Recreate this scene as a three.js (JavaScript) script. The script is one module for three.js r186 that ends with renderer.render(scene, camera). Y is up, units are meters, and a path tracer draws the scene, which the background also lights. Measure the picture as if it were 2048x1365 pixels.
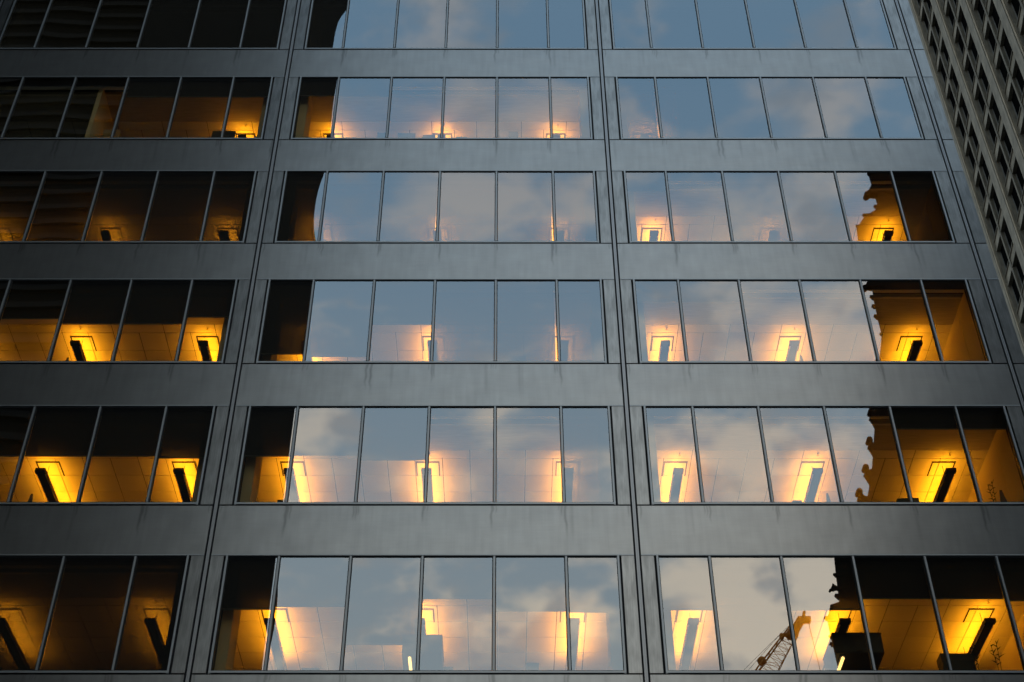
import * as THREE from 'three';
import { mergeGeometries } from 'three/addons/utils/BufferGeometryUtils.js';
import { RectAreaLightUniformsLib } from 'three/addons/lights/RectAreaLightUniformsLib.js';
import { SimplexNoise } from 'three/addons/math/SimplexNoise.js';

// ------------------------------------------------------------------ camera, sky, sun, exposure
const W = 1024, H = 682, FPX = 1422, PITCH = 0.7305, D = 25.162, EYE = 1.6;
const scene = new THREE.Scene();
const camera = new THREE.PerspectiveCamera(2 * Math.atan(341.25 / FPX) * 180 / Math.PI, W / H, 0.1, 3000);
camera.position.set(0, EYE, D);
camera.rotation.set(PITCH, 0, 0);
camera.setViewOffset(W, H, 7.45, 0, W, H);
const renderer = new THREE.WebGLRenderer({ antialias: true });
renderer.setSize(W, H);
renderer.toneMapping = THREE.LinearToneMapping;
renderer.toneMappingExposure = 1;
renderer.shadowMap.enabled = true;
RectAreaLightUniformsLib.init();

let seed = 7;
const rnd = () => { seed = (seed * 1664525 + 1013904223) >>> 0; return seed / 4294967296; };
const noise = new SimplexNoise({ random: rnd });
const fbm = (x, y, z, n = 5) => { let a = 0.5, s = 0; for (let i = 0; i < n; i++) { s += a * noise.noise3d(x, y, z); x *= 2.07; y *= 2.07; z *= 2.07; a *= 0.5; } return s; };
const clamp = (v, a = 0, b = 1) => Math.min(b, Math.max(a, v));
const smooth = (a, b, v) => { const t = clamp((v - a) / (b - a)); return t * t * (3 - 2 * t); };
const mix = (a, b, t) => a + (b - a) * t;

// a point of the 2048 x 1365 photograph as a direction, bounced off the glass towards the sky
function bounced(x, y) {
  const px = (x - 1009.1) / 2844, py = (682.5 - y) / 2844, c = Math.cos(PITCH), s = Math.sin(PITCH);
  return new THREE.Vector3(px, py * c + s, c - py * s).normalize();
}
// dusk sky: blue aloft, pale and warm low down, torn peach clouds
const clouds = [ // x, y, radius in degrees, strength
  [960, 60, 1.2, 0.5], [870, 20, 1.3, 0.3], [1060, 230, 2.4, 0.6], [940, 400, 1.3, 0.62], [1160, 400, 1.2, 0.35], [1500, 400, 1.9, 0.5], [1620, 380, 1.3, 0.3],
  [1720, 170, 1.0, 0.25], [1570, 215, 1.2, 0.3], [1680, 265, 0.9, 0.5], [1750, 40, 0.9, 0.4], [1740, 90, 0.8, 0.4], [1640, 610, 1.6, 0.5], [1690, 690, 1.8, 0.5],
  [1190, 900, 1.4, 0.4], [1480, 900, 1.7, 0.6], [1640, 850, 1.3, 0.35], [1430, 620, 1.2, 0.3], [1480, 1170, 1.8, 0.7], [1640, 1170, 1.2, 0.6], [1380, 1160, 1.2, 0.5],
  [1540, 1280, 1.7, 0.6], [1200, 1200, 1.4, 0.35], [640, 860, 1.1, 0.35], [1500, 940, 1.2, 0.4], [1290, 250, 1.0, 0.3],
].map(([x, y, r, s]) => ({ d: bounced(x, y), k: 1 / (1 - Math.cos(r * Math.PI / 180)) / 1.6, s }));
const gaps = [[1060, 480, 1.3, 0.5], [950, 60, 0.2, 0], [900, 620, 1.8, 0.5], [1050, 620, 1.6, 0.45], [1130, 60, 1.2, 0.5], [1350, 210, 1.6, 0.5], [1450, 60, 2.0, 0.5], [700, 440, 1.5, 0.35], [790, 880, 1.0, 0.4], [1660, 520, 0.8, 0.3]]
  .map(([x, y, r, s]) => ({ d: bounced(x, y), k: 1 / (1 - Math.cos(r * Math.PI / 180)) / 1.6, s }));
{
  const w = 4096, h = 2048, data = new Float32Array(w * h * 4);
  for (let j = 0; j < h; j++) {
    const el = ((j + 0.5) / h - 0.5) * Math.PI, y = Math.sin(el), c = Math.cos(el), deg = el * 180 / Math.PI;
    if (deg < -1) { for (let i = 0; i < w; i++) data.set([0.05, 0.05, 0.055, 1], (j * w + i) * 4); continue; }
    const t = smooth(26, 54, deg), far = smooth(62, 85, deg);
    const base = [mix(0.72, 0.37, t), mix(0.88, 0.64, t), mix(0.97, 0.93, t)], lit = [mix(1.78, 0.84, t), mix(1.58, 0.89, t), mix(1.28, 0.95, t)], shade = [mix(0.60, 0.44, t), mix(0.68, 0.58, t), mix(0.75, 0.72, t)];
    for (let i = 0; i < w; i++) {
      const az = ((i + 0.5) / w - 0.5) * 2 * Math.PI, x = Math.cos(az) * c, z = Math.sin(az) * c, q = 1 / (y + 0.25);
      const wx = x * q, wz = z * q, warp = 0.35 * noise.noise3d(wx * 2.2, wz * 2.2, 9);
      let a = 0.8 * fbm(wx * 7 + warp, wz * 7 - warp, 3, 7) + 0.9 * (0.30 - Math.abs(fbm(wx * 9 - warp * 1.5, wz * 15 + warp, 14, 6)));
      let b = 0;
      if (z > 0.2) { // named masses of cloud and clear gaps
        for (const g of clouds) { const e = (1 - x * g.d.x - y * g.d.y - z * g.d.z) * g.k; if (e < 5) b += g.s * Math.exp(-e); }
        for (const g of gaps) { const e = (1 - x * g.d.x - y * g.d.y - z * g.d.z) * g.k; if (e < 5) b -= g.s * Math.exp(-e); }
      }
      const cover = smooth(-0.15, 0.85, a * 1.05 + b * 0.8), grey = smooth(0.0, 0.5, fbm(wx * 9, wz * 9, 21, 5) * 1.2 - b * 0.45 + 0.12) * 0.7;
      const o = (j * w + i) * 4;
      for (let k = 0; k < 3; k++) data[o + k] = mix(mix(base[k], mix(lit[k], shade[k], grey), cover * 0.92), base[k], far * 0.5);
      data[o + 3] = 1;
    }
  }
  const sky = new THREE.DataTexture(data, w, h, THREE.RGBAFormat, THREE.FloatType);
  sky.mapping = THREE.EquirectangularReflectionMapping; sky.magFilter = sky.minFilter = THREE.LinearFilter; sky.needsUpdate = true;
  scene.background = sky; scene.environment = sky;
}
const sun = new THREE.DirectionalLight(new THREE.Color().setRGB(1, 0.62, 0.38), 0.15);
sun.position.set(75, 6, 66); sun.target.position.set(0, 20, 0); sun.castShadow = true; sun.shadow.radius = 6;
sun.shadow.camera.left = sun.shadow.camera.bottom = -120; sun.shadow.camera.right = sun.shadow.camera.top = 120; sun.shadow.camera.far = 400; sun.shadow.mapSize.set(2048, 2048);
scene.add(sun, sun.target);

// ------------------------------------------------------------------ helpers
const taken = new Map();
function numbered(name) { const n = taken.get(name) ?? 0; taken.set(name, n + 1); return n ? `${name}_${String(n).padStart(3, '0')}` : name; }
function mesh(name, geo, mat, parent = scene) { const m = new THREE.Mesh(geo, mat); m.name = parent === scene ? numbered(name) : name; m.castShadow = m.receiveShadow = true; parent.add(m); return m; }
function group(name, parent = scene, pos) { const g = new THREE.Group(); g.name = parent === scene ? numbered(name) : name; if (pos) g.position.set(...pos); parent.add(g); return g; }
function tag(o, label, category, grp) { o.userData.label = label; o.userData.category = category; if (grp) o.userData.group = grp; return o; }
function tex(w, h, f, srgb = true) {
  const a = new Uint8Array(w * h * 4);
  for (let j = 0; j < h; j++) for (let i = 0; i < w; i++) { const v = f(i / w, j / h, i, j), o = (j * w + i) * 4; if (v.length) { a[o] = v[0] * 255; a[o + 1] = v[1] * 255; a[o + 2] = v[2] * 255; } else a[o] = a[o + 1] = a[o + 2] = clamp(v) * 255; a[o + 3] = 255; }
  const t = new THREE.DataTexture(a, w, h); t.magFilter = THREE.LinearFilter; t.minFilter = THREE.LinearFilter; t.wrapS = t.wrapT = THREE.RepeatWrapping; if (srgb) t.colorSpace = THREE.SRGBColorSpace; t.needsUpdate = true; return t;
}
const box = (x0, x1, y0, y1, z0, z1) => new THREE.BoxGeometry(x1 - x0, y1 - y0, z1 - z0).translate((x0 + x1) / 2, (y0 + y1) / 2, (z0 + z1) / 2);
const std = (r, g, b, roughness = 0.8, metalness = 0, o = {}) => new THREE.MeshStandardMaterial({ color: new THREE.Color().setRGB(r, g, b), roughness, metalness, ...o });
// any shape's planar uv from its own x and y, in metres times s
function uvxy(g, s = 1, swap = false) { const p = g.attributes.position, n = g.attributes.normal, uv = new Float32Array(p.count * 2); for (let i = 0; i < p.count; i++) { const ax = Math.abs(n.getX(i)) > 0.7; uv[2 * i] = (ax ? p.getZ(i) : p.getX(i)) * s; uv[2 * i + 1] = (Math.abs(n.getY(i)) > 0.7 ? p.getZ(i) : p.getY(i)) * s; } g.setAttribute('uv', new THREE.BufferAttribute(uv, 2)); return g; }
function taper(x0, x1, z0, z1, y0, X0, X1, Z0, Z1, y1) { // a box whose top differs from its bottom
  const g = new THREE.BoxGeometry(1, 1, 1), p = g.attributes.position;
  for (let i = 0; i < p.count; i++) { const up = p.getY(i) > 0, r = p.getX(i) > 0, f = p.getZ(i) > 0; p.setXYZ(i, up ? (r ? X1 : X0) : (r ? x1 : x0), up ? y1 : y0, up ? (f ? Z1 : Z0) : (f ? z1 : z0)); }
  g.computeVertexNormals(); return g;
}
function bar(a, b, r, n = 5) { const A = new THREE.Vector3(...a), B = new THREE.Vector3(...b), d = B.clone().sub(A), g = new THREE.CylinderGeometry(r, r, d.length(), n); g.applyQuaternion(new THREE.Quaternion().setFromUnitVectors(new THREE.Vector3(0, 1, 0), d.normalize())); const m = A.add(B).multiplyScalar(0.5); return g.translate(m.x, m.y, m.z); }

// ------------------------------------------------------------------ office tower: measures
const MOD = 1.5, X0 = -0.215, FLOOR = 4.0357, HEADW = 2.7156;
const sillY = (r) => 33.94 + EYE - r * FLOOR, headY = (r) => sillY(r) + HEADW;
const grooveX = [X0 - 10 * MOD, X0 - 4 * MOD, X0 + 2 * MOD, X0 + 8 * MOD + 0.07];    // the four full-height joints
const RIGHT = 12.22, LEFT = grooveX[0] - 9.0;
const rowsN = 6;

// materials of the tower
const drips = (v) => tex(1024, 160, (u, t, i, j) => { // weathered metal: blotches, brushed grain, rain streaks that start under each mullion
  const X = u * 9, d = 1 - t;
  let m = 0.93 + 0.035 * fbm(X * 0.9 + v * 13, t * 1.6, v, 4) + 0.02 * noise.noise3d(X * 5, t * 1.0, v + 2) + 0.008 * noise.noise3d(X * 30, t * 0.7, v) + 0.008 * noise.noise3d(X * 1.5, t * 24, v + 7);
  for (let k = 0; k <= 6; k++) for (let s = 0; s < 3; s++) {
    const hsh = Math.abs(Math.sin((k * 3 + s + 1) * 12.9898 + v * 78.233)) * 43758.5453 % 1, c = k * 1.5 + (s - 1) * 0.055 + (hsh - 0.5) * 0.04 + 0.02 * noise.noise3d(t * 3, k, v), len = 0.12 + 0.75 * hsh * hsh, wd = 0.010 + 0.02 * hsh;
    m -= (0.07 + 0.09 * hsh) * Math.exp(-Math.pow((X - c) / wd, 2)) * (1 - smooth(len * 0.4, len, d));
  }
  for (let k = 0; k < 9; k++) { const a = Math.abs(Math.sin((k + 1) * 91.7 + v * 37.1)) * 4375.85 % 1, b = Math.abs(Math.sin((k + 1) * 17.3 + v * 11.9)) * 7375.85 % 1; m -= 0.06 * b * Math.exp(-Math.pow((X - a * 9) / (0.012 + 0.03 * b), 2)) * (1 - smooth(0.1 + b * 0.3, 0.25 + 0.6 * b, d)); }
  return clamp(m);
});
const waves = tex(512, 128, (u, v) => 0.5 + 0.36 * noise.noise3d(Math.cos(u * 6.2832) * 1.6, Math.sin(u * 6.2832) * 1.6, v * 2.2) + 0.1 * noise.noise3d(Math.cos(u * 6.2832) * 5, Math.sin(u * 6.2832) * 5, v * 5), false);
const METAL = [0.39, 0.372, 0.345];
const panelMats = [0, 1, 2, 3].map((v) => std(...METAL, 0.30, 1, { map: drips(v), bumpMap: waves, bumpScale: 0.0022 }));
const colMap = tex(64, 256, (u, v) => clamp(0.86 + 0.12 * fbm(u * 1.5, v * 4, 5, 4) + 0.04 * noise.noise3d(u * 12, v * 1.5, 1)));
const columnMats = [0.28, 0.31].map((r) => std(...METAL, r, 1, { map: colMap }));
const trimMat = std(0.33, 0.33, 0.32, 0.40, 1);
const stripMat = std(0.31, 0.30, 0.29, 0.36, 1);
const darkMat = std(0.012, 0.012, 0.013, 0.75);
const glassMat = new THREE.MeshPhysicalMaterial({ color: new THREE.Color().setRGB(0.90, 0.80, 0.56), transmission: 1, thickness: 0, metalness: 0, roughness: 0, ior: 3.2 });
const blindMat = std(0.012, 0.012, 0.014, 1, 0, { transparent: true, opacity: 0.84 });
const meshBlindMat = std(0.012, 0.012, 0.014, 1, 0, { transparent: true, opacity: 0.66 });
const hemMat = std(0.05, 0.05, 0.055, 0.6);
const speck = tex(128, 128, () => 0.86 + 0.14 * rnd());
const tileMats = [0.82, 0.785, 0.85].map((v) => std(v, v * 0.985, v * 0.95, 0.9, 0, { map: speck }));
const plaster = std(0.62, 0.60, 0.55, 0.9);
const soffitMat = std(0.50, 0.48, 0.43, 0.9, 0, { map: speck });
const wallMat = std(0.60, 0.55, 0.45, 0.9);
const carpet = std(0.14, 0.13, 0.12, 0.95);
const paleTrim = std(0.62, 0.62, 0.56, 0.5);

const tower = group('office_tower');
tag(tower, 'grey metal-clad office block with long rows of mirror windows filling the picture', 'office building');

// how far each blind is drawn (0 up .. 1 down to the sill), six panes to a bay, [left, middle, right] of each row
const BL = [
  [[1, 1, 1, 1, 1, 1], [1, 1, 1, 1, 1, 1], [1, 1, 1, 1, 1, 1]],
  [[0, 0, 0, 0.27, 0.27, 0.27], [0.25, 0.25, 0, 0, 0, 0], [0.965, 1, 1, 1, 1, 1]],
  [[1, 1, 1, 1, 1, 1], [1, 1, 1, 1, 1, 1], [0.23, 0, 1, 1, 0, 1]],
  [[0.44, 0.44, 0.44, 0.5, 0.5, 0.42], [0.87, 0.9, 0.51, 1, 1, 1], [0.22, 0.22, 0, 0, 0, 0]],
  [[0.5, 0.5, 0.49, 0.49, 0.49, 0.51], [0.49, 0.48, 0.53, 0, 0, 1], [0, 0, 0, 0, 0.2, 0.2]],
  [[1, 1, 1, 1, 1, 1], [0.445, 0.42, 0.75, 0.35, 0.46, 0.47], [0.45, 1, 0.45, 0.35, 0.35, 0.37]],
];
const GAP = { '2,1,2': 1, '2,1,4': 1, '3,1,4': 1, '1,2,0': 1 };   // blinds that leave a slit at their right-hand edge

// pane: a real sheet, slightly bowed and not quite plumb
function paneGeo(w, h, bow, rx, ry, skew = 0) {
  const n = 10, g = new THREE.PlaneGeometry(w, h, n, n), p = g.attributes.position;
  for (let i = 0; i < p.count; i++) { const u = 2 * p.getX(i) / w, v = 2 * p.getY(i) / h; p.setZ(i, bow * (1 - u * u) * (1 - v * v) + skew * u * u * u * v + rx * p.getY(i) + ry * p.getX(i)); }
  g.computeVertexNormals(); return g;
}
const framed = (w, h, t, z0, z1) => mergeGeometries([box(-w / 2, -w / 2 + t, -h / 2, h / 2, z0, z1), box(w / 2 - t, w / 2, -h / 2, h / 2, z0, z1), box(-w / 2 + t, w / 2 - t, h / 2 - t, h / 2, z0, z1), box(-w / 2 + t, w / 2 - t, -h / 2, -h / 2 + t, z0, z1)]);

for (let r = 0; r < rowsN; r++) {
  const s = sillY(r), hd = headY(r), wy0 = s + 0.066, wy1 = hd + 0.006, wh = wy1 - wy0;
  for (let b = -1; b < 3; b++) {                                  // b = -1 is the sliver left of the frame
    const g0 = b < 0 ? LEFT : grooveX[b], g1 = b < 0 ? grooveX[0] : grooveX[b + 1], a0 = g0 + 0.41, a1 = g1 - (b === 2 ? 0.46 : 0.41);
    const joints = [a0]; for (let k = 1; k < 6; k++) joints.push(b < 0 ? g0 + k * MOD : X0 + (b * 6 - 10 + k) * MOD); joints.push(a1);
    const first = b < 0 ? 4 : 0;
    for (let k = first; k < 6; k++) {
      const xa = joints[k] + (k ? 0.028 : 0.02), xb = joints[k + 1] - (k < 5 ? 0.028 : 0.02), w = xb - xa, cx = (xa + xb) / 2;
      const win = group('window', tower, [cx, (wy0 + wy1) / 2, 0]);
      let rx = (rnd() - 0.5) * 0.004, ry = (rnd() - 0.5) * 0.004, bow = (rnd() - 0.5) * 0.0034, skew = 0;
      if (b === 1 && k === 0) { ry = [0.001, 0.0008, 0.0004, 0.0008, 0, 0][r]; bow = [0.0022, 0.0003, 0.0016, 0, 0, 0][r]; rx = 0; skew = r === 0 ? 0.004 : 0; }
      if (b === 2 && k >= 2 && r >= 2) { ry = 0; rx = 0; bow *= 0.35; }
      mesh('pane', paneGeo(w, wh, bow, rx, ry, skew), glassMat, win).position.z = -0.016;
      mesh('window_frame', framed(w, wh, 0.013, -0.075, -0.004), darkMat, win);
      const down = b < 0 ? 1 : BL[r][b][k];
      if (down > 0) {
        const slit = GAP[`${r},${b},${k}`] ? 0.045 : 0.0, bl = group('roller_blind', win), y0 = wh / 2 - wh * Math.min(1, down * 1.0);
        mesh('fabric', box(-w / 2, w / 2 - slit, y0, wh / 2 + 0.03, -0.121, -0.12), down > 0.9 ? meshBlindMat : blindMat, bl);
        mesh('hem_bar', box(-w / 2 + 0.004, w / 2 - slit - 0.004, y0 - 0.022, y0, -0.128, -0.112), hemMat, bl);
      }
      if (k) mesh('mullion', mergeGeometries([box(-0.021, 0.021, 0, wh, -0.12, 0.022), box(-0.008, 0.008, 0, wh, 0.022, 0.03)]), trimMat, tower).position.set(joints[k], wy0, 0);
    }
    for (const [x, d] of [[a0, -1], [a1, 1]]) if (b >= 0 || d > 0) mesh('window_post', box(Math.min(0, d * 0.042), Math.max(0, d * 0.042), -0.066, wh + 0.02, -0.12, 0.012), trimMat, tower).position.set(x - d * 0.02, wy0, 0);
    if (b < 0) { mesh('window_sill', box(joints[4], a1, s + 0.014, s + 0.064, -0.12, 0.016), trimMat, tower); }
    else mesh('window_sill', mergeGeometries([box(a0 - 0.02, a1 + 0.02, s + 0.014, s + 0.06, -0.12, 0.016), box(a0 - 0.02, a1 + 0.02, s + 0.06, s + 0.064, -0.12, 0.008)]), trimMat, tower);
    // column covers at both ends of the bay
    const cy0 = s + 0.015, cy1 = hd + 0.03;
    if (b >= 0) mesh('column_panel', box(-(a0 - 0.07 - g0 - 0.074) / 2, (a0 - 0.07 - g0 - 0.074) / 2, cy0, cy1, -0.05, 0), columnMats[r % 2], tower).position.x = (a0 - 0.07 + g0 + 0.074) / 2;
    mesh('column_panel', box(-(g1 - 0.074 - a1 - 0.07) / 2, (g1 - 0.074 - a1 - 0.07) / 2, cy0, cy1, -0.05, 0), columnMats[(r + 1) % 2], tower).position.x = (a1 + 0.07 + g1 - 0.074) / 2;
  }
  // sliver beyond the last joint, up to the corner of the block
  mesh('column_panel', box(grooveX[3] + 0.074, RIGHT, s + 0.015, hd + 0.03, -0.05, 0), columnMats[0], tower);
}
// spandrels: one long metal panel per bay and storey, with a folded lip along its foot
for (let r = -1; r < rowsN; r++) {
  const y1 = r < 0 ? headY(0) + FLOOR - HEADW - 0.02 : sillY(r) - 0.02, y0 = r < 0 ? headY(0) + 0.032 : headY(r + 1) + 0.032;
  for (let b = -1; b < 4; b++) {
    const x0 = b < 0 ? LEFT : grooveX[b] + 0.074, x1 = b === 3 ? RIGHT : b < 0 ? grooveX[0] - 0.074 : grooveX[b + 1] - 0.074;
    const g = box(x0, x1, y0 + 0.03, y1, -0.04, 0);
    if (b === 3) { const uv = g.attributes.uv; for (let i = 0; i < uv.count; i++) uv.setX(i, uv.getX(i) * 0.06); }
    mesh('spandrel_panel', g, panelMats[(r * 3 + b * 2 + 20) % 4], tower);
    mesh('spandrel_lip', box(x0, x1, y0, y0 + 0.03, -0.04, 0.008), trimMat, tower);
  }
  mesh('spandrel_backing', box(LEFT, RIGHT - 0.01, y0 - 0.05, y1 + 0.06, -0.3, -0.055), darkMat, tower);
}
const TOPY = headY(0) + FLOOR - HEADW, BOTY = sillY(5) - 0.02 - (FLOOR - HEADW);
for (let i = 0; i < 4; i++) {
  const x = grooveX[i];
  mesh('joint_strip', mergeGeometries([box(x - 0.034, x - 0.004, BOTY, TOPY, -0.06, -0.002), box(x + 0.004, x + 0.034, BOTY, TOPY, -0.06, -0.002), box(x - 0.004, x + 0.004, BOTY, TOPY, -0.06, -0.014)]), stripMat, tower);
  mesh('column_backing', box(x - 0.42, Math.min(x + 0.42, RIGHT - 0.01), BOTY, TOPY, -0.34, -0.07), darkMat, tower);
}
// plain cladding above and below the rows in view, flank and roof
mesh('upper_wall', box(LEFT, RIGHT, TOPY + 0.02, 58, -0.3, 0), columnMats[1], tower);
mesh('lower_wall', box(LEFT, RIGHT, 4.2, BOTY - 0.02, -0.3, 0), columnMats[0], tower);
mesh('lobby_wall', box(LEFT, RIGHT - 0.4, 0, 4.2, -1.3, -1), darkMat, tower);
mesh('flank_wall', box(RIGHT - 0.35, RIGHT, 0, 58, -30, -0.3), columnMats[0], tower);
mesh('flank_wall', box(LEFT, LEFT + 0.35, 0, 58, -30, -0.3), columnMats[0], tower);
mesh('rear_wall', box(LEFT, RIGHT, 0, 58, -30.4, -30), columnMats[0], tower);
mesh('roof', box(LEFT, RIGHT, 58, 58.6, -30.4, 0), darkMat, tower);

// ------------------------------------------------------------------ inside: slabs, ceilings, columns
const DEEP = 7.5, TP = 0.66, lit = (r) => r >= 1;
let tileParts = 0;
for (let r = 0; r < rowsN; r++) {
  const x00 = grooveX[0] - 1.1, c = headY(r), fl = sillY(r) - 0.78, next = r ? sillY(r - 1) - 0.78 : c + 0.6;
  mesh('floor_slab', box(LEFT + 0.36, RIGHT - 0.36, c + 0.32, next - 0.02, -DEEP - 0.2, -0.31), plaster, tower);
  mesh('office_carpet', box(LEFT + 0.36, RIGHT - 0.36, fl - 0.018, fl, -DEEP, -0.31), carpet, tower);
  mesh('window_ledge', box(x00, RIGHT - 0.77, sillY(r) - 0.03, sillY(r) + 0.019, -1.0, -0.14), plaster, tower);
  mesh('back_wall', box(LEFT + 0.36, RIGHT - 0.36, fl, c + 0.32, -DEEP - 0.15, -DEEP), wallMat, tower);
  const ce = group('ceiling', tower);
  const x0 = grooveX[0] - 1.2, x1 = RIGHT - 0.36;
  mesh('blind_pocket', box(x0, x1, c + 0.2, c + 0.22, -0.36, -0.31), darkMat, ce);
  mesh('cove_trim', box(x0, x1, c, c + 0.2, -0.44, -0.33), paleTrim, ce);
  mesh('air_gap', box(x0, x1, c + 0.12, c + 0.14, -0.6, -0.44), darkMat, ce);
  mesh('cove_trim', box(x0, x1, c - 0.004, c + 0.2, -0.66, -0.6), paleTrim, ce);
  mesh('soffit_board', box(x0, x1, c, c + 0.04, -1.6, -0.665), soffitMat, ce);
  if (!lit(r)) { mesh('ceiling_board', box(x0, x1, c, c + 0.04, -DEEP, -1.61), soffitMat, ce); continue; }
  // square tiles with open joints on a dark deck
  mesh('ceiling_deck', box(x0, x1, c + 0.022, c + 0.04, -DEEP, -1.6), darkMat, ce);
  const far = [], n0 = Math.ceil((x0 - 0.496) / TP), n1 = Math.floor((x1 - 0.496) / TP);
  const geo = (w, d) => uvxy(new THREE.BoxGeometry(w, 0.02, d), 1.5), GT = geo(TP - 0.018, 0.68 - 0.018), GS = geo(2 * TP - 0.018, 0.32 - 0.018);
  for (let k = n0; k < n1; k++) {
    const x = 0.496 + (k + 0.5) * TP;
    for (let q = 0; q < 6; q++) {
      const z = -1.925 - (q + 0.5) * 0.68, near = r >= 3 && q < 2 && x > -12.9 && x < 11.6 && tileParts < 296;
      if (near) { tileParts++; const m = mesh('ceiling_tile', GT, tileMats[Math.floor(rnd() * 3)], ce); m.position.set(x, c + 0.01 - rnd() * 0.003, z); m.rotation.z = (rnd() - 0.5) * 0.003; } else far.push(GT.clone().translate(x, c + 0.01 - rnd() * 0.003, z));
    }
    if (((k % 2) + 2) % 2 === 0) far.push(GS.clone().translate(x + TP / 2, c + 0.01, -1.765));
  }
  mesh('ceiling_tiles', mergeGeometries(far), tileMats[0], ce).userData.kind = 'stuff';
  mesh('ceiling_board', box(x0, x1, c, c + 0.02, -DEEP, -1.925 - 6 * 0.68), soffitMat, ce);
}
// columns behind the joints, room partitions
for (let r = 0; r < rowsN; r++) mesh('end_wall', box(11.45, RIGHT - 0.361, sillY(r) - 0.78, headY(r) - 0.004, -DEEP, -0.2), wallMat, tower);
for (let i = 0; i < 3; i++) for (let r = 0; r < rowsN; r++) {
  const x = grooveX[i], c = headY(r), fl = sillY(r) - 0.78;
  mesh('interior_column', box(x - 0.64, Math.min(x + 0.64, RIGHT - 0.36), fl, c - 0.004, -1.05, -0.35), wallMat, tower);
}
mesh('partition_wall', box(-11.62, -11.5, sillY(1) - 0.78, headY(1) - 0.006, -DEEP, -0.36), wallMat, tower);
mesh('partition_wall', box(3.0, 3.1, sillY(1) - 0.78, headY(1) - 0.006, -DEEP, -1.06), wallMat, tower);
mesh('partition_wall', box(4.9, 5.0, sillY(1) - 0.78, headY(1) - 0.006, -DEEP, -0.36), wallMat, tower);

// ------------------------------------------------------------------ hanging uplights
const GLOW = new THREE.Color().setRGB(1, 0.385, 0.010);
const lampBody = std(0.02, 0.02, 0.022, 0.6), lensMat = new THREE.MeshPhysicalMaterial({ color: new THREE.Color().setRGB(0.8, 0.78, 0.7), roughness: 0.9, transmission: 0.45, thickness: 0 });
const tubeMat = std(0.8, 0.8, 0.8, 0.5, 0, { emissive: GLOW, emissiveIntensity: 4 });
const POWER = 27, LL = 2.5;
function uplight(power) {
  const g = new THREE.Group();
  mesh('housing', mergeGeometries([box(-0.085, 0.085, -0.045, 0.045, -LL, 0), box(-0.118, 0.118, -0.045, 0.045, -0.13, -0.001), box(-0.118, -0.112, -0.02, 0.05, -LL, -0.13), box(0.112, 0.118, -0.02, 0.05, -LL, -0.13)]), lampBody, g);
  for (const s of [-1, 1]) { mesh('side_lens', box(s > 0 ? 0.0852 : -0.1118, s > 0 ? 0.1118 : -0.0852, -0.03, -0.026, -LL, -0.131), lensMat, g); mesh('lamp_tube', new THREE.CylinderGeometry(0.018, 0.018, LL - 0.2, 8).rotateX(Math.PI / 2).translate(s * 0.045, 0.066, -LL / 2), tubeMat, g); }
  for (const z of [-0.5, -2.0]) mesh('hanging_rod', new THREE.CylinderGeometry(0.006, 0.006, 0.46, 6).translate(0, 0.25, z), lampBody, g);
  const L = new THREE.RectAreaLight(GLOW, power, 0.17, LL - 0.2); L.position.set(0, 0.09, -LL / 2); L.rotation.x = Math.PI / 2; g.add(L);
  return g;
}
const lampX = [[-13.99, -10.92, -7.67], [-5.08, -1.84, 1.51], [4.09, 7.37, 10.5]];
const ON = [null, [[0, 0, 1], [1, 1, 1], [0.8, 0, 0]], [[0.7, 1, 1], [1, 1, 1], [1, 0.9, 1]], [[1, 1, 1], [1, 1, 1], [1, 1, 1]], [[1, 1, 1], [1, 1, 1], [1, 1, 1]], [[0, 1, 1], [1, 1, 1], [1, 1, 1]]];
const rowWord = ['top', 'second', 'third', 'fourth', 'fifth', 'lowest'], bayWord = ['left', 'middle', 'right'], posWord = ['leftmost', 'middle', 'rightmost'];
const protos = new Map();
const airMat = std(0.02, 0.018, 0.015, 0.8), brass = std(0.35, 0.3, 0.2, 0.5, 0.6);
for (let r = 1; r < rowsN; r++) for (let b = 0; b < 3; b++) for (let i = 0; i < 3; i++) {
  const p = ON[r][b][i]; if (!p) continue;
  if (!protos.has(p)) protos.set(p, uplight(POWER * p));
  const x = lampX[b][i], c = headY(r), g = protos.get(p).clone();
  g.name = numbered('hanging_uplight'); g.position.set(x, c - 0.475, -1.73); scene.add(g);
  const rw = r === 5 ? 'lowest window row' : `${rowWord[r]} window row from top`;
  const n = ON[r][b].filter(Boolean).length, where = n === 1 ? 'the only one glowing there' : b === 0 ? ['just beyond the left edge', 'left of the two in view', 'right of the two in view'][i] : `${posWord[i]} of three`;
  tag(g, `hanging uplight, ${rw}, ${bayWord[b]} bay, ${where}`, 'ceiling light', 'uplights hanging inside the offices');
  // slotted air outlet round the lamp and a sprinkler head before it, both set into the ceiling
  const ce = tower.children.filter((o) => o.name === 'ceiling')[r];
  mesh('air_outlet', mergeGeometries([box(x - 0.285, x + 0.285, c - 0.012, c + 0.004, -2.095, -2.04), box(x - 0.285, x - 0.255, c - 0.012, c + 0.004, -2.62, -2.095), box(x + 0.255, x + 0.285, c - 0.012, c + 0.004, -2.62, -2.095)]), airMat, ce);
  mesh('sprinkler_head', mergeGeometries([new THREE.CylinderGeometry(0.012, 0.012, 0.05, 8).translate(x + 0.06, c - 0.025, -1.74), new THREE.CylinderGeometry(0.03, 0.03, 0.006, 10).translate(x + 0.06, c - 0.05, -1.74)]), brass, ce);
}

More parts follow.
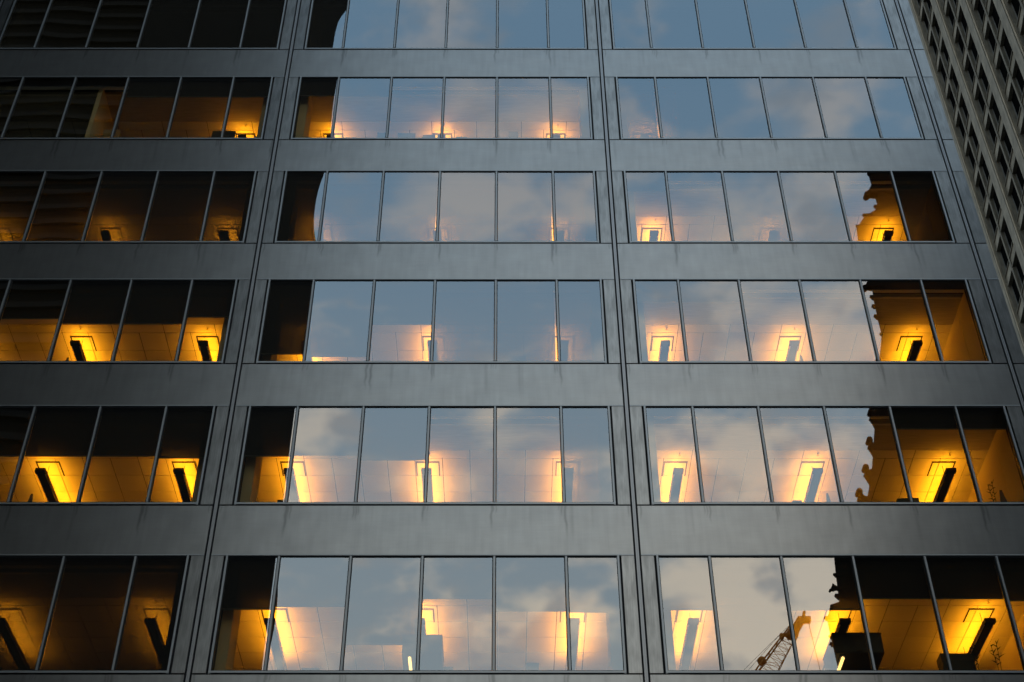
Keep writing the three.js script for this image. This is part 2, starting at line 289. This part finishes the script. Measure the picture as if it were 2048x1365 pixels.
// ------------------------------------------------------------------ things on the window ledges
// px(x, y, d): the point of the photograph (2048 x 1365) at d metres behind the glass
function px(x, y, d) { const t = Math.tan(PITCH + Math.atan((682.5 - y) / 2844)), h = (D + d) * t, z = (D + d) * Math.cos(PITCH) + h * Math.sin(PITCH); return [(x - 1009.1) * z / 2844, h + EYE]; }
const inkMat = std(0.015, 0.015, 0.018, 0.5), boxMat = std(0.40, 0.29, 0.17, 0.9), greyMat = std(0.12, 0.12, 0.13, 0.8), paperMat = std(0.6, 0.58, 0.52, 0.9), leafMat = std(0.03, 0.05, 0.02, 0.8), potMat = std(0.2, 0.08, 0.04, 0.8);
const onLedge = (name, r, xa, xb, d) => { const y = sillY(r) + 0.02, A = px((xa + xb) / 2, 0, d); const z = (D + d) * Math.cos(PITCH) + (y - EYE) * Math.sin(PITCH), k = z / 2844; return { g: group(name, scene, [((xa + xb) / 2 - 1009.1) * k, y, -d]), w: (xb - xa) * k }; };
const rise = (r, yTop, d) => px(1000, yTop, d)[1] - sillY(r) - 0.02;
function cardboard(r, xa, xb, yTop, label, m = boxMat) {
  const d = 0.62, { g, w } = onLedge('storage_box', r, xa, xb, d), h = rise(r, yTop, d);
  mesh('carton', box(-w / 2, w / 2, 0, h * 0.8, -0.3, 0), m, g); mesh('lid', box(-w / 2 - 0.008, w / 2 + 0.008, h * 0.8, h, -0.308, 0.008), m, g); mesh('hand_hole', box(-w * 0.14, w * 0.14, h * 0.5, h * 0.58, -0.002, 0.002), inkMat, g);
  return tag(g, label, 'box');
}
function monitor(r, xa, xb, yTop, label) {
  const d = 0.7, { g, w } = onLedge('computer_monitor', r, xa, xb, d), h = rise(r, yTop, d);
  mesh('screen_housing', mergeGeometries([box(-w / 2, w / 2, 0.06, h, -0.045, 0), taper(-w * 0.3, w * 0.3, 0, 0.03, 0.1, -w * 0.22, w * 0.22, 0, 0.02, h * 0.85)]), inkMat, g); mesh('stand', mergeGeometries([box(-0.03, 0.03, 0.01, 0.2, 0.03, 0.05), box(-0.12, 0.12, 0, 0.012, -0.05, 0.13)]), inkMat, g);
  return tag(g, label, 'monitor');
}
function papers(r, xa, xb, yTop, label, m = paperMat) {
  const d = 0.5, { g, w } = onLedge('paper_stack', r, xa, xb, d), h = Math.max(0.03, rise(r, yTop, d)), n = 3;
  for (let i = 0; i < n; i++) { const o = mesh('bundle', box(-w / 2 * (1 - i * 0.13), w / 2 * (1 - i * 0.1), h * i / n + 0.001, h * (i + 1) / n, -0.24, 0), m, g); o.rotation.y = (rnd() - 0.5) * 0.2; }
  return tag(g, label, 'papers');
}
function wedge(r, xa, xb, yTop, label) { // a tent-folded card calendar
  const d = 0.5, { g, w } = onLedge('desk_calendar', r, xa, xb, d), h = rise(r, yTop, d);
  mesh('leaf_front', taper(-w / 2, w / 2, -0.004, 0, 0, -w * 0.12, w * 0.12, -w * 0.3, -w * 0.3 + 0.004, h), greyMat, g); mesh('leaf_back', taper(-w / 2, w / 2, -w * 0.7, -w * 0.7 + 0.004, 0, -w * 0.12, w * 0.12, -w * 0.32, -w * 0.31, h), greyMat, g);
  mesh('spine_ring', bar([-w * 0.1, h, -w * 0.3], [w * 0.1, h, -w * 0.3], 0.008), inkMat, g);
  return tag(g, label, 'calendar');
}
function plant(r, xa, xb, yTop, label) {
  const d = 0.45, { g, w } = onLedge('potted_plant', r, xa, xb, d), h = rise(r, yTop, d);
  mesh('pot', new THREE.CylinderGeometry(0.07, 0.05, 0.1, 12).translate(0, 0.05, 0), potMat, g);
  const st = [], lv = [];
  for (let s = 0; s < 2; s++) {
    const bx = (s - 0.5) * 0.03, top = [bx + (s - 0.5) * w * 0.25, h * (0.82 + 0.1 * s), 0];
    st.push(bar([bx, 0.08, 0], top, 0.006));
    for (let i = 0; i < 9; i++) { const t = 0.45 + 0.55 * i / 8, a = i * 2.4 + s, L = w * (0.32 + 0.12 * rnd()), q = [mix(bx, top[0], t), mix(0.08, top[1], t), 0]; const lf = new THREE.ConeGeometry(0.016, L, 4).scale(1, 1, 0.25).translate(0, L / 2, 0); lf.rotateZ(-(0.7 + rnd() * 0.7)); lf.rotateY(a); lv.push(lf.translate(...q)); }
  }
  mesh('stem', mergeGeometries(st), leafMat, g); mesh('leaves', mergeGeometries(lv), leafMat, g).userData.kind = 'stuff';
  return tag(g, label, 'plant');
}
cardboard(1, 193, 225, 260, 'small pale cardboard box on the ledge in the dim left offices, second row');
monitor(1, 413, 460, 262, 'black monitor seen from behind on the ledge left of the second-row glowing lamp');
papers(1, 503, 517, 273, 'small dark paper stack right of the lamp in the second row, left bay', inkMat);
monitor(1, 750, 768, 265, 'small grey monitor back, second row, middle bay, nearest the left lamp');
cardboard(1, 793, 827, 267, 'wide low grey box on the ledge in the third pane, second row', greyMat);
papers(1, 839, 872, 270, 'spread papers left of the middle lamp in the second row', greyMat);
papers(1, 907, 936, 274, 'flat papers right of the middle lamp in the second row', greyMat);
cardboard(1, 1018, 1036, 264, 'narrow upright grey box in the fifth pane of the second row', greyMat);
papers(2, 245, 273, 481, 'flat dark papers beside the dim lamp in the third row, left bay', inkMat);
wedge(3, 115, 131, 713, 'dark tent calendar left of a lamp, fourth row, left bay');
cardboard(3, 1022, 1051, 713, 'faint box behind a drawn blind, fourth row, middle bay', greyMat);
wedge(3, 1604, 1618, 709, 'tent calendar right of a lamp, fourth row, right bay');
wedge(4, 40, 57, 986, 'dark tent calendar at the far left, fifth row');
papers(4, 546, 577, 1000, 'dark tray of papers beside the first mullion, fifth row, middle bay', inkMat);
papers(4, 925, 990, 1004, 'low wide paper stack under the middle panes of the fifth row', greyMat);
cardboard(4, 1315, 1346, 1005, 'low grey box left of a lamp foot, fifth row, right bay', greyMat);
papers(4, 1504, 1536, 1004, 'low papers left of the mullion, fifth row, right bay', greyMat);
papers(4, 1588, 1612, 1001, 'heaped papers left of the second right-bay lamp, fifth row', greyMat);
wedge(4, 1657, 1673, 985, 'grey tent calendar right of the second right-bay lamp, fifth row');
papers(4, 1796, 1852, 997, 'dark papers in the dark-reflecting pane, fifth row, right bay', inkMat);
plant(4, 1985, 2012, 958, 'thin dark plant near the far right wall, fifth row');
wedge(4, 2010, 2030, 978, 'dark tent calendar at the far right, fifth row');
papers(5, 593, 640, 1337, 'low box-like paper bundles in the lowest row, second pane', greyMat);
cardboard(5, 885, 904, 1335, 'small grey box right of the cabinet in the lowest row', greyMat);
cardboard(5, 1054, 1078, 1327, 'grey box in the fifth pane of the lowest middle bay', greyMat);
cardboard(5, 1897, 1963, 1308, 'large dark storage box beside plants, lowest row, right', inkMat);
plant(5, 1948, 1978, 1282, 'small thin plant standing next to the dark box, lowest row');
plant(5, 1990, 2027, 1276, 'taller leafy plant at the right end of the lowest row');
// overhead cabinets with a tube light under each
const cabMat = std(0.02, 0.02, 0.026, 0.5), taskMat = std(0.9, 0.9, 0.85, 0.5, 0, { emissive: new THREE.Color().setRGB(1, 0.72, 0.3), emissiveIntensity: 2.6 });
function cabinet(xa, xb, yTop, yBot, label, tubeSide) {
  const d = 0.75, A = px(xa, yBot, d), B = px(xb, yTop, d), w = B[0] - A[0], y0 = A[1] + 0.0, g = group('overhead_cabinet', scene, [(A[0] + B[0]) / 2, y0, -d]), fl = sillY(5) - 0.78 - y0, h = B[1] - A[1];
  mesh('cupboard', mergeGeometries([box(-w / 2, w / 2, 0.02, h, -1.1, -0.02), box(-w / 2 - 0.01, w / 2 + 0.01, h - 0.02, h, -1.12, 0)]), cabMat, g);
  mesh('cupboard_door', box(-w / 2 + 0.015, w / 2 - 0.015, 0.035, h - 0.035, -0.02, -0.004), cabMat, g);
  mesh('handle', box(-0.06, 0.06, 0.06, 0.072, -0.004, 0.02), inkMat, g);
  for (const s of [-1, 1]) mesh('side_panel', box(s > 0 ? w / 2 - 0.26 : -0.06, s > 0 ? w / 2 - 0.05 : 0.05, fl, 0.02, -1.1, -0.9), cabMat, g);
  const t = group('task_light', scene, [(A[0] + B[0]) / 2 + tubeSide * (w / 2 - 0.16), y0 - 0.015, -d - 0.5]);
  mesh('lamp_tray', box(-0.045, 0.045, 0.004, 0.03, -0.42, 0.42), greyMat, t);
  mesh('lamp_tube', new THREE.CylinderGeometry(0.032, 0.032, 0.8, 10).rotateX(Math.PI / 2).translate(0, -0.03, 0), taskMat, t);
  const L = new THREE.RectAreaLight(new THREE.Color().setRGB(1, 0.6, 0.2), 3, 0.06, 0.8); L.position.set(0, -0.074, 0); L.rotation.x = -Math.PI / 2; t.add(L);
  tag(g, `dark overhead cupboard in the lowest row, ${label}`, 'cabinet');
  tag(t, `bright tube light in the lowest row, ${label}`, 'task light');
}
cabinet(803, 884, 1270, 1308, 'behind the fourth mullion of the middle bay', -1);
cabinet(1672, 1762, 1266, 1308, 'at the jagged dark reflection of the right bay', -1);
// desk chair in the dim corner room
{
  const d = 0.7, A = px(308, 1338, d), g = group('office_chair', scene, [A[0], sillY(5) - 0.78, -d]);
  const sh = (w, h, dd) => new THREE.SphereGeometry(0.5, 20, 14).scale(w, h, dd);
  mesh('backrest', sh(0.34, 0.5, 0.12).translate(0.06, 0.83, 0.0), inkMat, g); mesh('seat', sh(0.48, 0.13, 0.46).translate(0.05, 0.47, -0.22), inkMat, g); mesh('armrest', mergeGeometries([bar([-0.2, 0.5, -0.2], [-0.22, 0.8, -0.12], 0.018), sh(0.2, 0.16, 0.2).translate(-0.22, 0.86, -0.1)]), inkMat, g);
  mesh('pedestal', mergeGeometries([bar([0.05, 0.1, -0.22], [0.05, 0.45, -0.22], 0.03), ...[0, 1, 2, 3, 4].map((k) => bar([0.05, 0.1, -0.22], [0.05 + 0.28 * Math.cos(k * 1.257), 0.04, -0.22 + 0.28 * Math.sin(k * 1.257)], 0.018))]), inkMat, g);
  tag(g, 'dark rounded office chair back in the dim left corner of the lowest row', 'chair');
}

// ------------------------------------------------------------------ concrete tower beyond the right-hand corner
{
  const a = 0.1147, g = group('concrete_tower', scene, [37.2, 0, D - 75.5]); g.rotation.y = Math.atan2(-Math.cos(a), -Math.sin(a));
  tag(g, 'tall grey-beige concrete tower with deep grid of dark windows at right edge', 'tower block');
  const cm = tex(256, 256, (u, v) => clamp(0.80 + 0.16 * fbm(u * 6, v * 6, 1, 5) + 0.07 * noise.noise3d(u * 40, v * 3, 4)));
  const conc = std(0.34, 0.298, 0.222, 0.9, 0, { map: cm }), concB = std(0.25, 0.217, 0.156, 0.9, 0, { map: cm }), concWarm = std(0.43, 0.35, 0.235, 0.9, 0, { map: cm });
  const dark = new THREE.MeshPhysicalMaterial({ color: new THREE.Color().setRGB(0.004, 0.0042, 0.0042), roughness: 0.25, specularIntensity: 0 }), fr = std(0.22, 0.22, 0.20, 0.6), bulb = std(0.8, 0.8, 0.8, 0.5, 0, { emissive: new THREE.Color().setRGB(1, 0.9, 0.55), emissiveIntensity: 1.2 });
  const FL = 3.66, BAY = 5.75, N0 = 60, base = 108.6, low = base - 13 * FL, high = base + 4 * FL, nb0 = -1, nb1 = 5;
  mesh('core_wall', uvxy(box(nb0 * BAY, nb1 * BAY, 0, high + 3, -26, -0.62), 0.12), conc, g);
  mesh('plain_base', uvxy(box(nb0 * BAY, nb1 * BAY, 0, low - 0.01, -0.6, 0.1), 0.12), conc, g);
  mesh('parapet', uvxy(box(nb0 * BAY, nb1 * BAY, high + 0.01, high + 3, -0.6, 0.1), 0.12), conc, g);
  const pier = uvxy(mergeGeometries([box(-1.78, 0, low, high, -0.61, 0.10), box(-1.45, -0.5, low, high, 0.1, 0.16)]), 0.12), edge = uvxy(box(-0.28, -0.04, low, high, 0.101, 0.2), 0.12), mull = uvxy(box(1.80, 2.06, low, high, -0.61, 0.02), 0.12);
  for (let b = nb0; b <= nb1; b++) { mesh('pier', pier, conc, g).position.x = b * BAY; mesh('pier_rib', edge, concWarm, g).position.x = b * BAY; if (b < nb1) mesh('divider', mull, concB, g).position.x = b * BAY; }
  const sp = (x0, x1) => uvxy(mergeGeometries([box(x0, x1, -1.0, -0.1, -0.61, -0.06), box(x0, x1, -1.0, -0.88, -0.06, 0.0)]), 0.12), sill = (x0, x1) => { const s = new THREE.Shape(); s.moveTo(-0.5, -0.1); s.lineTo(0.02, -0.1); s.quadraticCurveTo(0.04, 0.04, -0.12, 0.16); s.quadraticCurveTo(-0.3, 0.26, -0.5, 0.3); s.lineTo(-0.5, -0.1); return uvxy(new THREE.ExtrudeGeometry(s, { depth: x1 - x0, bevelEnabled: false, curveSegments: 5 }).rotateY(-Math.PI / 2).translate(x1, 0, 0).applyMatrix4(new THREE.Matrix4().makeScale(1, 1, 1)), 0.12); };
  const cells = [[0.001, 1.799], [2.061, 3.969]];
  const G = cells.map(([x0, x1]) => ({ sp: sp(x0, x1), si: sill(x0, x1), pane: box(x0, x1, 0.2, FL - 1.0, -0.36, -0.28), fr: mergeGeometries([box(x1 - 0.10, x1 - 0.04, 0.2, FL - 1.05, -0.28, -0.22), box(x1 - 0.28, x1 - 0.24, 0.2, FL - 1.05, -0.28, -0.23), box(x0 + 0.001, x0 + 0.06, 0.2, FL - 1.05, -0.28, -0.22)]) }));
  for (let f = -13; f < 4; f++) for (let b = nb0; b < nb1; b++) for (let k = 0; k < 2; k++) {
    const y = base + f * FL, q = G[k];
    if (b === nb0 && k === 0) continue;
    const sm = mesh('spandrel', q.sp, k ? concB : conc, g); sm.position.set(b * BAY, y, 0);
    const w = group('window', g, [b * BAY, y, 0]);
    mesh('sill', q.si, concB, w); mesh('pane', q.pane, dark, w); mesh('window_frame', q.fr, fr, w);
    if (b >= 2 && f > -4 && rnd() < 0.35) mesh('lit_lamp', new THREE.BoxGeometry(0.10, 0.3, 0.03).translate(mix(cells[k][0], cells[k][1], 0.35 + 0.3 * rnd()), 1.3 + rnd() * 0.9, -0.265), bulb, w);
  }
}

// ------------------------------------------------------------------ across the street, seen only as reflections
const back = (t, tp, dist) => [t * dist, EYE + tp * dist]; // from tan(azimuth), tan(elevation) of a bounced sight line at a distance
{ // dark banded tower whose edge ends the sky at the left
  const a = 0.1222, g = group('dark_tower', scene, [-23.5, 0, 55 - D]); 
  tag(g, 'dark banded tower across the street, only mirrored in left windows', 'tower block');
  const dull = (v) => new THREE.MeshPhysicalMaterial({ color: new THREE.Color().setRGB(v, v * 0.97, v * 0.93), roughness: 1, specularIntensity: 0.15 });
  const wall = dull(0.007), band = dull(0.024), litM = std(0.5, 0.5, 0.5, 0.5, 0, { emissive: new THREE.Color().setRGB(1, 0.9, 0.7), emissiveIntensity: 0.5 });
  const L = 42, WD = 90, HT = 165, sh = new THREE.Shape(), ux = Math.sin(a), uz = Math.cos(a);
  sh.moveTo(-WD, 0); sh.lineTo(0, 0); sh.lineTo(ux * L, -uz * L); sh.lineTo(-WD, -uz * L);
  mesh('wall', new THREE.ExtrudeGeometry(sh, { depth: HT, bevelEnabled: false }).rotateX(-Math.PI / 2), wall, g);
  const fr = box(-WD, 0, 0, 0.4, -0.2, -0.01), sd = box(0, L - 0.5, 0, 0.45, 0.01, 0.16);
  for (let y = 26; y < HT - 3; y += 1.3) { mesh('band', fr, band, g).position.y = y; const m = mesh('band', sd, band, g); m.position.y = y; m.rotation.y = -(Math.PI / 2 - a); }
  const pr = box(-0.5, 0.5, 20, HT, 0.01, 0.28);
  for (const s of [1.0, 3.2, 37.4, 40.5]) { const m = mesh('pier', pr, band, g); m.position.set(ux * s, 0, uz * s); m.rotation.y = -(Math.PI / 2 - a); }
  const lw = box(-0.35, 0.35, 0, 0.9, 0.01, 0.1);
  for (const [s, y] of [[9, 41.5], [15, 45.4], [18, 45.4], [21, 49.3], [7.5, 37.6]]) { const m = mesh('lit_window', lw, litM, g); m.position.set(ux * s, y + 2.3, uz * s); m.rotation.y = -(Math.PI / 2 - a); }
}
{ // ornate gothic tower with crockets: the jagged dark edge at the right
  const g = group('gothic_tower'), dist = 60, zf = dist - D, zb = zf + 14, XR = 54;
  tag(g, 'dark ornate gothic tower with crockets, only mirrored at the right bay', 'tower');
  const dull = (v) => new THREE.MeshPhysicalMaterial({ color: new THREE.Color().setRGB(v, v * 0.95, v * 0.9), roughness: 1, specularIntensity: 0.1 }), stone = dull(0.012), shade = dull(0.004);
  const lv = [[0.262, 0.0], [0.2640, 0.545], [0.2600, 0.577], [0.2594, 0.595], [0.2640, 0.609], [0.2640, 0.6093], [0.2715, 0.612], [0.2725, 0.633], [0.2740, 0.6546], [0.2750, 0.675], [0.3060, 0.690], [0.3105, 0.7103], [0.3205, 0.7422], [0.3325, 0.795], [0.3350, 0.8123], [0.3400, 0.84], [0.3490, 0.8692], [0.3565, 0.9038], [0.3560, 0.9231], [0.3570, 0.9495], [0.3600, 0.9752], [0.3600, 1.0], [0.3567, 1.0286], [0.3585, 1.05], [0.3700, 1.0687], [0.3830, 1.0787], [0.3885, 1.0962], [0.3885, 1.12], [0.3837, 1.1368], [0.3837, 1.165]].map(([t, p]) => back(t, p, dist));
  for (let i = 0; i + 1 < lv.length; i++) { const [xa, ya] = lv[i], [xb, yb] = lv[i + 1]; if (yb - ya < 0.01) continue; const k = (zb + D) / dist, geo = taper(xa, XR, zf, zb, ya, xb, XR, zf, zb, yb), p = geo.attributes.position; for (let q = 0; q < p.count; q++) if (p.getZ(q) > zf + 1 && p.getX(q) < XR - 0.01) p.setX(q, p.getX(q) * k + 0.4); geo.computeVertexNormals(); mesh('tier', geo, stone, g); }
  const crown = lv[lv.length - 1][1];
  for (let k = 0; k < 7; k++) mesh('merlon', box(24 + k * 4, 26 + k * 4, crown, crown + 0.9, zf, zf + 1.2), stone, g);
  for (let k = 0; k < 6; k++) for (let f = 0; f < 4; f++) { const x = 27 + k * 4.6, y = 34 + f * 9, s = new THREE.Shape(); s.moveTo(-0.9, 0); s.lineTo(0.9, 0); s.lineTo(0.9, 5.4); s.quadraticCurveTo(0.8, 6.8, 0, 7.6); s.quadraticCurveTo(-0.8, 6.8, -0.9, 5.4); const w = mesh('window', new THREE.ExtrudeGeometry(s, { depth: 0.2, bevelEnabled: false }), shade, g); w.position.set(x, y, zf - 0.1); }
  const knob = mergeGeometries([box(-0.12, 0.4, 0, 0.12, 0, 0.3), box(-0.2, 0.4, 0.121, 0.2, 0, 0.3)]), knobB = taper(-0.02, 0.4, 0, 0.3, 0, -0.2, 0.4, 0, 0.3, 0.26);
  for (let i = 0; i + 1 < lv.length; i++) { const [xa, ya] = lv[i], [xb, yb] = lv[i + 1]; if (ya < 30) continue; for (let y = ya + 0.25 * rnd(); y < yb; y += 0.6 + 2.6 * rnd()) { const k = mesh('stone_knob', rnd() < 0.5 ? knob : knobB, stone, g); k.position.set(mix(xa, xb, (y - ya) / (yb - ya)) + 0.02, y, zf - 0.05); k.scale.setScalar(0.35 + 0.6 * rnd()); } }
  // crockets and water spouts on the arris
  const cs = new THREE.Shape([[0.6, -1.3], [0.0, -1.2], [-0.2, -0.5], [-0.38, -0.02], [-0.46, 0.06], [-0.3, 0.2], [-0.3, 0.34], [-0.36, 0.46], [-0.5, 0.5], [-0.54, 0.62], [-0.42, 0.82], [-0.22, 0.86], [-0.08, 0.74], [-0.06, 0.55], [-0.1, 0.38], [-0.06, 0.2], [0.12, 0.08], [0.6, 0.0]].map(([x, y]) => new THREE.Vector2(x, y)));
  const cg = new THREE.ExtrudeGeometry(cs, { depth: 0.5, bevelEnabled: true, bevelSize: 0.04, bevelThickness: 0.06, bevelSegments: 1 }).scale(0.6, 0.66, 0.8);
  for (const [x, y] of [[1738, 822], [1735, 880], [1727, 936], [1714, 985]]) {
    const t = (x + 7 - 1009.1) / (2844 * Math.cos(PITCH) - (682.5 - y - 10) * Math.sin(PITCH)), p = Math.tan(PITCH + Math.atan((682.5 - y - 12) / 2844)), [X, Y] = back(t, p, dist);
    mesh('crocket', cg, stone, g).position.set(X + 0.2, Y + 0.05, zf - 0.02);
  }
  const gs = new THREE.Shape([[1.2, 0.3], [0.3, 0.9], [-0.1, 1.3], [-0.3, 0.75], [-0.62, 0.2], [-0.85, 0.1], [-0.95, -0.12], [-0.8, -0.32], [-0.6, -0.22], [-0.5, -0.02], [-0.15, -0.1], [0.2, 0.02], [0.5, 0.12], [1.2, -0.3]].map(([x, y]) => new THREE.Vector2(x, y)));
  const gg = new THREE.ExtrudeGeometry(gs, { depth: 0.5, bevelEnabled: true, bevelSize: 0.03, bevelThickness: 0.06, bevelSegments: 1 });
  for (const [x, y, s] of [[1754, 386, 1], [1746, 572, 0.8], [1669, 1180, 0.34]]) {
    const t = (x - 1009.1) / (2844 * Math.cos(PITCH) - (682.5 - y) * Math.sin(PITCH)), p = Math.tan(PITCH + Math.atan((682.5 - y) / 2844)), [X, Y] = back(t, p, dist);
    const m = mesh('water_spout', gg, stone, g); m.position.set(X, Y, zf - 0.02); m.scale.setScalar(s * 0.8);
  }
}
{ // lower street block behind, between the two towers
  const g = group('street_block', scene, [2, 0, 98]);
  tag(g, 'low dark city block across the street behind the viewer', 'building');
  const wall = std(0.10, 0.09, 0.08, 0.9), pane = std(0.015, 0.016, 0.02, 0.15);
  mesh('wall', box(-40, 60, 0, 44, 0, 30), wall, g); mesh('cornice', box(-40.5, 60.5, 44.01, 45.2, -0.6, 30.5), wall, g);
  const w = box(-0.9, 0.9, 0, 2.2, -0.08, -0.01); for (let k = 0; k < 24; k++) for (let f = 0; f < 4; f++) mesh('window', w, pane, g).position.set(-36 + k * 4, 26 + f * 4.2, 0);
}
{ // lattice-boom crane
  const dist = 112, P = ([t, p]) => back(t, p, dist), tip = P([0.2380, 0.594]), foot0 = P([0.2085, 0.5484]), dx = tip[0] - foot0[0], dy = tip[1] - foot0[1], n = 2.2;
  const foot = [tip[0] - dx * n, tip[1] - dy * n], z = dist - D, g = group('lattice_crane', scene, [foot[0], 45.2, z]);
  tag(g, 'orange-brown lattice boom crane mirrored in the lowest right-hand windows', 'crane');
  const m = std(0.62, 0.21, 0.015, 0.8), cable = std(0.03, 0.025, 0.02, 0.7);
  const o = [0, foot[1] - 45.2], e = [tip[0] - foot[0], tip[1] - 45.2], len = Math.hypot(e[0] - o[0], e[1] - o[1]), u = [(e[0] - o[0]) / len, (e[1] - o[1]) / len], v = [-u[1], u[0]];
  const at = (s, k, zz) => [o[0] + u[0] * s + v[0] * k, o[1] + u[1] * s + v[1] * k, zz], half = (s) => s > len - 1 ? 0.25 : mix(0.9, 0.32, clamp((s - len * 0.45) / (len * 0.55)));
  const ch = [], lace = [], N = 22;
  for (const sk of [-1, 1]) for (const sz of [-1, 1]) for (let i = 0; i < N; i++) { const s0 = len * i / N, s1 = len * (i + 1) / N; ch.push(bar(at(s0, sk * half(s0), sz * half(s0)), at(s1, sk * half(s1), sz * half(s1)), sk > 0 ? 0.075 : 0.035)); }
  for (let i = 0; i < N; i++) { const s0 = len * i / N, s1 = len * (i + 1) / N, p = i % 2 ? 1 : -1; for (const q of [-1, 1]) { lace.push(bar(at(s0, -p * half(s0), q * half(s0)), at(s1, p * half(s1), q * half(s1)), 0.022, 4)); lace.push(bar(at(s0, q * half(s0), -p * half(s0)), at(s1, q * half(s1), p * half(s1)), 0.022, 4)); lace.push(bar(at(s1, -half(s1), q * half(s1)), at(s1, half(s1), q * half(s1)), 0.022, 4)); } }
  mesh('boom_chord', mergeGeometries(ch), m, g); mesh('boom_lacing', mergeGeometries(lace), m, g);
  const H0 = at(len, 0, 0); mesh('boom_head', mergeGeometries([bar(at(len - 2.2, 0, 0), at(len + 0.2, 0, 0), 0.42, 6), box(H0[0] - 0.2, H0[0] + 0.9, H0[1] - 0.1, H0[1] + 0.35, -0.3, 0.3), bar([H0[0] + 0.3, H0[1] + 0.3, 0], [H0[0] + 0.5, H0[1] + 1.0, 0], 0.14)]), m, g);
  mesh('boom_fitting', mergeGeometries([new THREE.SphereGeometry(0.42, 8, 6).translate(...at(len * 0.60, 0.9, 0)), box(-0.16, 0.16, -0.2, 0.2, -0.2, 0.2).translate(...at(len * 0.82, 0.6, 0))]), m, g);
  mesh('pendant_cable', mergeGeometries([bar(at(len - 0.5, 0.5, 0.3), at(len * 0.3, 2.4, 0.3), 0.016, 4), bar(at(len * 0.82, 0.8, 0), at(len * 0.3, 1.9, 0), 0.016, 4)]), cable, g);
  mesh('hoist_cable', bar([H0[0] + 0.7, H0[1], 0], [H0[0] + 1.6, H0[1] - 14, 0], 0.03, 4), cable, g);
  mesh('mast', mergeGeometries([box(-1.5, 1.5, 0, Math.max(0.5, o[1]), -1.5, 1.5)]), m, g); mesh('cab', box(-3.5, 1.8, o[1], o[1] + 2.2, -1.8, 1.8), m, g);
}
// ------------------------------------------------------------------ ground
{
  const gm = std(0.05, 0.05, 0.052, 0.9, 0, { map: tex(256, 256, () => 0.8 + 0.2 * rnd()) });
  const ground = mesh('ground', uvxy(new THREE.PlaneGeometry(3000, 3000).rotateX(-Math.PI / 2), 0.5), gm); ground.userData.kind = 'structure';
  const pave = mesh('pavement', box(LEFT - 20, 60, 0.004, 0.14, 0.01, 6), std(0.25, 0.24, 0.23, 0.9)); pave.userData.kind = 'structure';
}
renderer.render(scene, camera);
